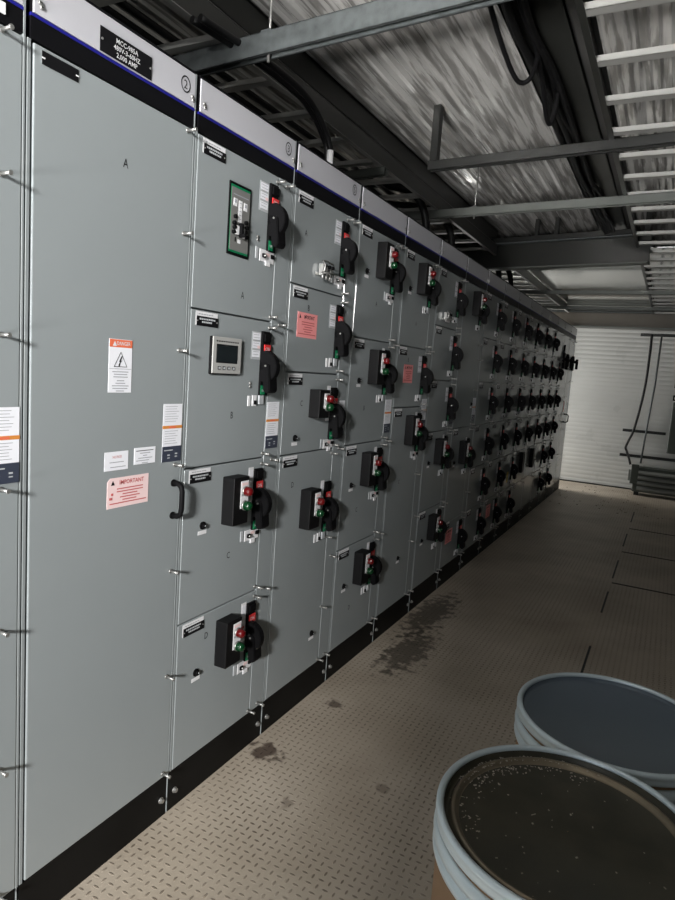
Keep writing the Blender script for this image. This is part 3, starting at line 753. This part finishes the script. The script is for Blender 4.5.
# bundle along the right beam
for j in range(5):
    P = []; rr = random.Random(j)
    for a in range(20): P.append((.655+.016*j+.02*rr.uniform(-1, 1), YS+.1+a*.36, 2.715-.008*(j % 3)+.010*rr.uniform(-1, 1)))
    cable(P, .014, 'black cable in the drooping bundle under the right roof beam', 'cables under the right beam')
cable([(.66, 1.9, 2.735), (.62, 2.15, 2.71), (.625, 2.4, 2.64), (.65, 2.53, 2.595), (.69, 2.56, 2.62), (.70, 2.60, 2.745)], .009, 'black cable loop sagging from the right beam under the shiny ceiling')
cable([(.70, 2.45, 2.74), (.70, 2.7, 2.66), (.695, 2.88, 2.585), (.71, 2.92, 2.59), (.72, 2.94, 2.745)], .010, 'black cable end hanging down from the bundle on the right beam')

# ------------------------------------------------------------------ drums
def drum(cx, cy, h, R, label, olive):
    e = empty('fibre_drum', (cx, cy, 0), label, 'drum')
    MB().lathe([(0.001, .002), (R-.012, .002), (R-.008, .03), (R-.008, h-.03), (R-.012, h-.03), (R-.012, .01), (.001, .01)], M['fibre'], 72).build('shell', e)
    MB().lathe([(R-.010, .001), (R+.001, .004), (R+.001, .045), (R-.007, .05)], M['drumrim'], 72).build('bottom_hoop', e)
    # rolled metal chime band below the closing ring
    p = [(R-.009, h-.088), (R-.001, h-.086), (R+.001, h-.080), (R-.001, h-.074), (R-.007, h-.070), (R-.007, h-.064), (R+.001, h-.058), (R+.002, h-.050), (R-.0005, h-.042), (R-.004, h-.037), (R-.010, h-.037)]
    MB().lathe(p, M['drumrim'], 96).build('chime_band', e)
    p = []
    for a in range(-60, 241, 20):
        t = math.radians(a); p.append((R-.0065+.0070*math.cos(t), h-.0075+.0075*math.sin(t)))
    p = [(R-.012, h-.026), (R-.001, h-.026), (R+.0005, h-.020)]+p
    ring = MB().lathe(p, M['drumrim'], 96); ring.build('closing_ring', e)
    if olive:
        p = [(R-.014, h-.008), (R-.017, h-.024), (R-.023, h-.026), (R-.027, h-.016), (R-.030, h-.012), (R-.034, h-.013), (R-.038, h-.018), (R-.042, h-.022), (.001, h-.023)]
        mats = [M['lid'], M['lid'], M['lid'], M['lidbronze'], M['lidbronze'], M['lidbronze'], M['lidbronze'], M['lid']]
        MB().lathe(p, M['lid'], 96, mats=mats).build('lid', e)['label'] = 'dark olive recessed lid with a bronze bead'
    else:
        p = [(R-.014, h-.008), (R-.0145, h-.016), (R-.018, h-.019), (R-.022, h-.017), (R-.028, h-.021), (.001, h-.022)]
        MB().lathe(p, M['lidgrey'], 96).build('lid', e)['label'] = 'smooth blue grey recessed lid'
    return e
drum(1.228, 1.157, .706, .2365, 'nearer fibre drum with a dirty dark olive lid inside its pale metal ring', True)
drum(1.272, 1.652, .684, .2335, 'farther fibre drum with a smooth blue grey lid, behind the olive-lidded one', False)
mb = MB(); rr = random.Random(3)
for i in range(330):
    if i < 250: a = rr.gauss(2.35, .42); rad = .204+rr.gauss(0, .006) if rr.random() < .6 else .192-abs(rr.gauss(0, .012))
    elif i < 290: a = rr.gauss(3.3, .5); rad = .190-abs(rr.gauss(0, .02))
    else: a = rr.uniform(0, 2*PI); rad = .18*math.sqrt(rr.random())
    x, y = 1.228+rad*math.cos(a), 1.157+rad*math.sin(a); z = .6835 if rad < .196 else .6825 if rad > .212 else .6915
    L_ = rr.uniform(.0006, .0022); w = L_*rr.uniform(.25, .9); th = rr.uniform(0, PI)
    if rr.random() < .06: L_ *= 3; w = .0006
    T = Matrix.Translation((x, y, z+.0004)) @ Matrix.Rotation(th, 4, 'Z') @ Matrix.Rotation(rr.uniform(-.5, .5), 4, 'X')
    mb.box(-L_, L_, -w, w, -.0004, .0005, M['flake'], T=T)
tag(mb.build('debris_flakes'), 'pale crumbs and flakes scattered along the olive drum lid', 'debris', None, 'stuff')

# ------------------------------------------------------------------ far right: machine, pipes, panel
e = empty('ventilation_unit', (1.30, 10.06, 0), 'low green grey louvred machine on the floor against the roller door', 'machine')
MB().box(-.36, .55, -.02, .26, .05, .40, M['unit'], .006).build('casing', e)
for i in range(4):
    MB().prism([(-.028, .10+.075*i), (-.060, .085+.075*i), (-.062, .105+.075*i), (-.022, .135+.075*i)], -.30, .5, M['unitlight'], 'x').build('louvre', e)
MB().box(-.40, -.30, -.03, .05, .16, .44, M['unit'], .006).box(-.43, -.40, -.02, .02, .20, .36, M['unitlight'], .004).build('end_bracket', e)
MB().box(-.26, .45, .0, .20, .40, .425, M['unitlight'], .003).build('top_cover', e)
for x in (-.30, .48): MB().box(x-.03, x+.03, 0, .24, 0, .05, M['darksteel']).build('foot', e)
def rail(x0, x1, z, lab, y=YE-.06):
    mb = MB(); mb.box(x0, x1, y, y+.04, z, z+.041, M['darksteel'], .002); mb.box(x0+.02, x0+.06, y+.04, YE+.03, z+.005, z+.035, M['darksteel']); return tag(mb.build('mounting_rail'), lab, 'rail')
rail(.78, 1.75, 2.285, 'dark mounting rail high on the roller door, pipes start at it')
rail(.70, 1.28, .872, 'dark mounting rail across the roller door at waist height')
rail(.70, 1.45, .50, 'dark mounting rail just above the louvred machine')
cable([(.93, YE-.09, 2.31), (.935, YE-.09, 2.0), (.93, YE-.09, 1.6), (.90, YE-.09, 1.25), (.85, YE-.09, .90), (.80, YE-.10, .74), (.775, YE-.12, .64), (.80, YE-.14, .58), (.85, 10.16, .50), (.88, 10.13, .42)], .017, 'black flexible hose running down the roller door to the machine', None, 'flexible_hose')
mb = MB(); mb.tube([(1.06, YE-.085, 2.30), (1.055, YE-.085, 1.6), (1.02, YE-.085, .9), (1.0, YE-.085, .425)], .013, M['galv'], 10)
tag(mb.build('steel_conduit'), 'thin grey conduit beside the black hose on the roller door', 'conduit')
e = empty('control_panel', (1.62, YE-.125, .62), 'dark wall panel at the right edge of the photo above the machine', 'control panel')
MB().box(-.30, .35, -.02, .14, 0, .74, M['unit'], .006).build('enclosure', e)
for z in (.80, .98): MB().tube([(-.26, 0, z-.03), (-.30, -.05, z-.03), (-.30, -.05, z+.03), (-.26, 0, z+.03)], .012, M['plastic']).build('bracket', e)
mb = MB(); rr = random.Random(9)
for i in range(70):
    x = rr.uniform(.05, 1.5); y = 8.3+rr.random()*2.0; L_ = rr.uniform(.004, .016)
    T = Matrix.Translation((x, y, .003)) @ Matrix.Rotation(rr.uniform(0, PI), 4, 'Z')
    mb.box(-L_, L_, -L_*.4, L_*.4, -.003, .003, M['flake'], T=T)
tag(mb.build('floor_litter'), 'small pale scraps strewn over the floor by the roller door', 'debris', None, 'stuff')

# ------------------------------------------------------------------ light
def area(name, loc, direction, sx, sy, power, col, spread=PI):
    l = bpy.data.lights.new(name, 'AREA'); l.shape = 'RECTANGLE'; l.size = sx; l.size_y = sy; l.energy = power; l.color = col; l.spread = spread
    o = bpy.data.objects.new(name, l); COL.objects.link(o); o.location = loc
    o.rotation_euler = Vector(direction).to_track_quat('-Z', 'Y').to_euler(); return o
area('daylight_back_door', ((BX0+BX1)/2, YB-.02, 1.25), (0, 1, 0), BX1-BX0, 2.35, 9.5, (.88, .96, 1.0))
area('bright_yard_light', (2.15, -4.2, 2.6), (-1.05, 3.6, -1.1), .62, .5, 780, (1.0, .985, .955))
area('added_ceiling_fill', (.9, -3.6, .25), (-.05, 1.0, .52), 2.0, .7, 62, (1.0, .98, .95), math.radians(48))  # added low lamp, aimed up through the doorway to brighten the ceiling
area('daylight_far_door', (XL-.02, (OY0+OY1)/2, 1.15), (1, 0, 0), OY1-OY0, 2.2, 70, (1.0, .98, .94))
w = bpy.data.worlds.new('world'); bpy.context.scene.world = w; w.use_nodes = True
w.node_tree.nodes['Background'].inputs[0].default_value = (.75, .85, 1, 1); w.node_tree.nodes['Background'].inputs[1].default_value = .6
vs_ = bpy.context.scene.view_settings
vs_.view_transform = 'Standard'; vs_.look = 'None'; vs_.gamma = 1; vs_.use_curve_mapping = False; vs_.exposure = 0
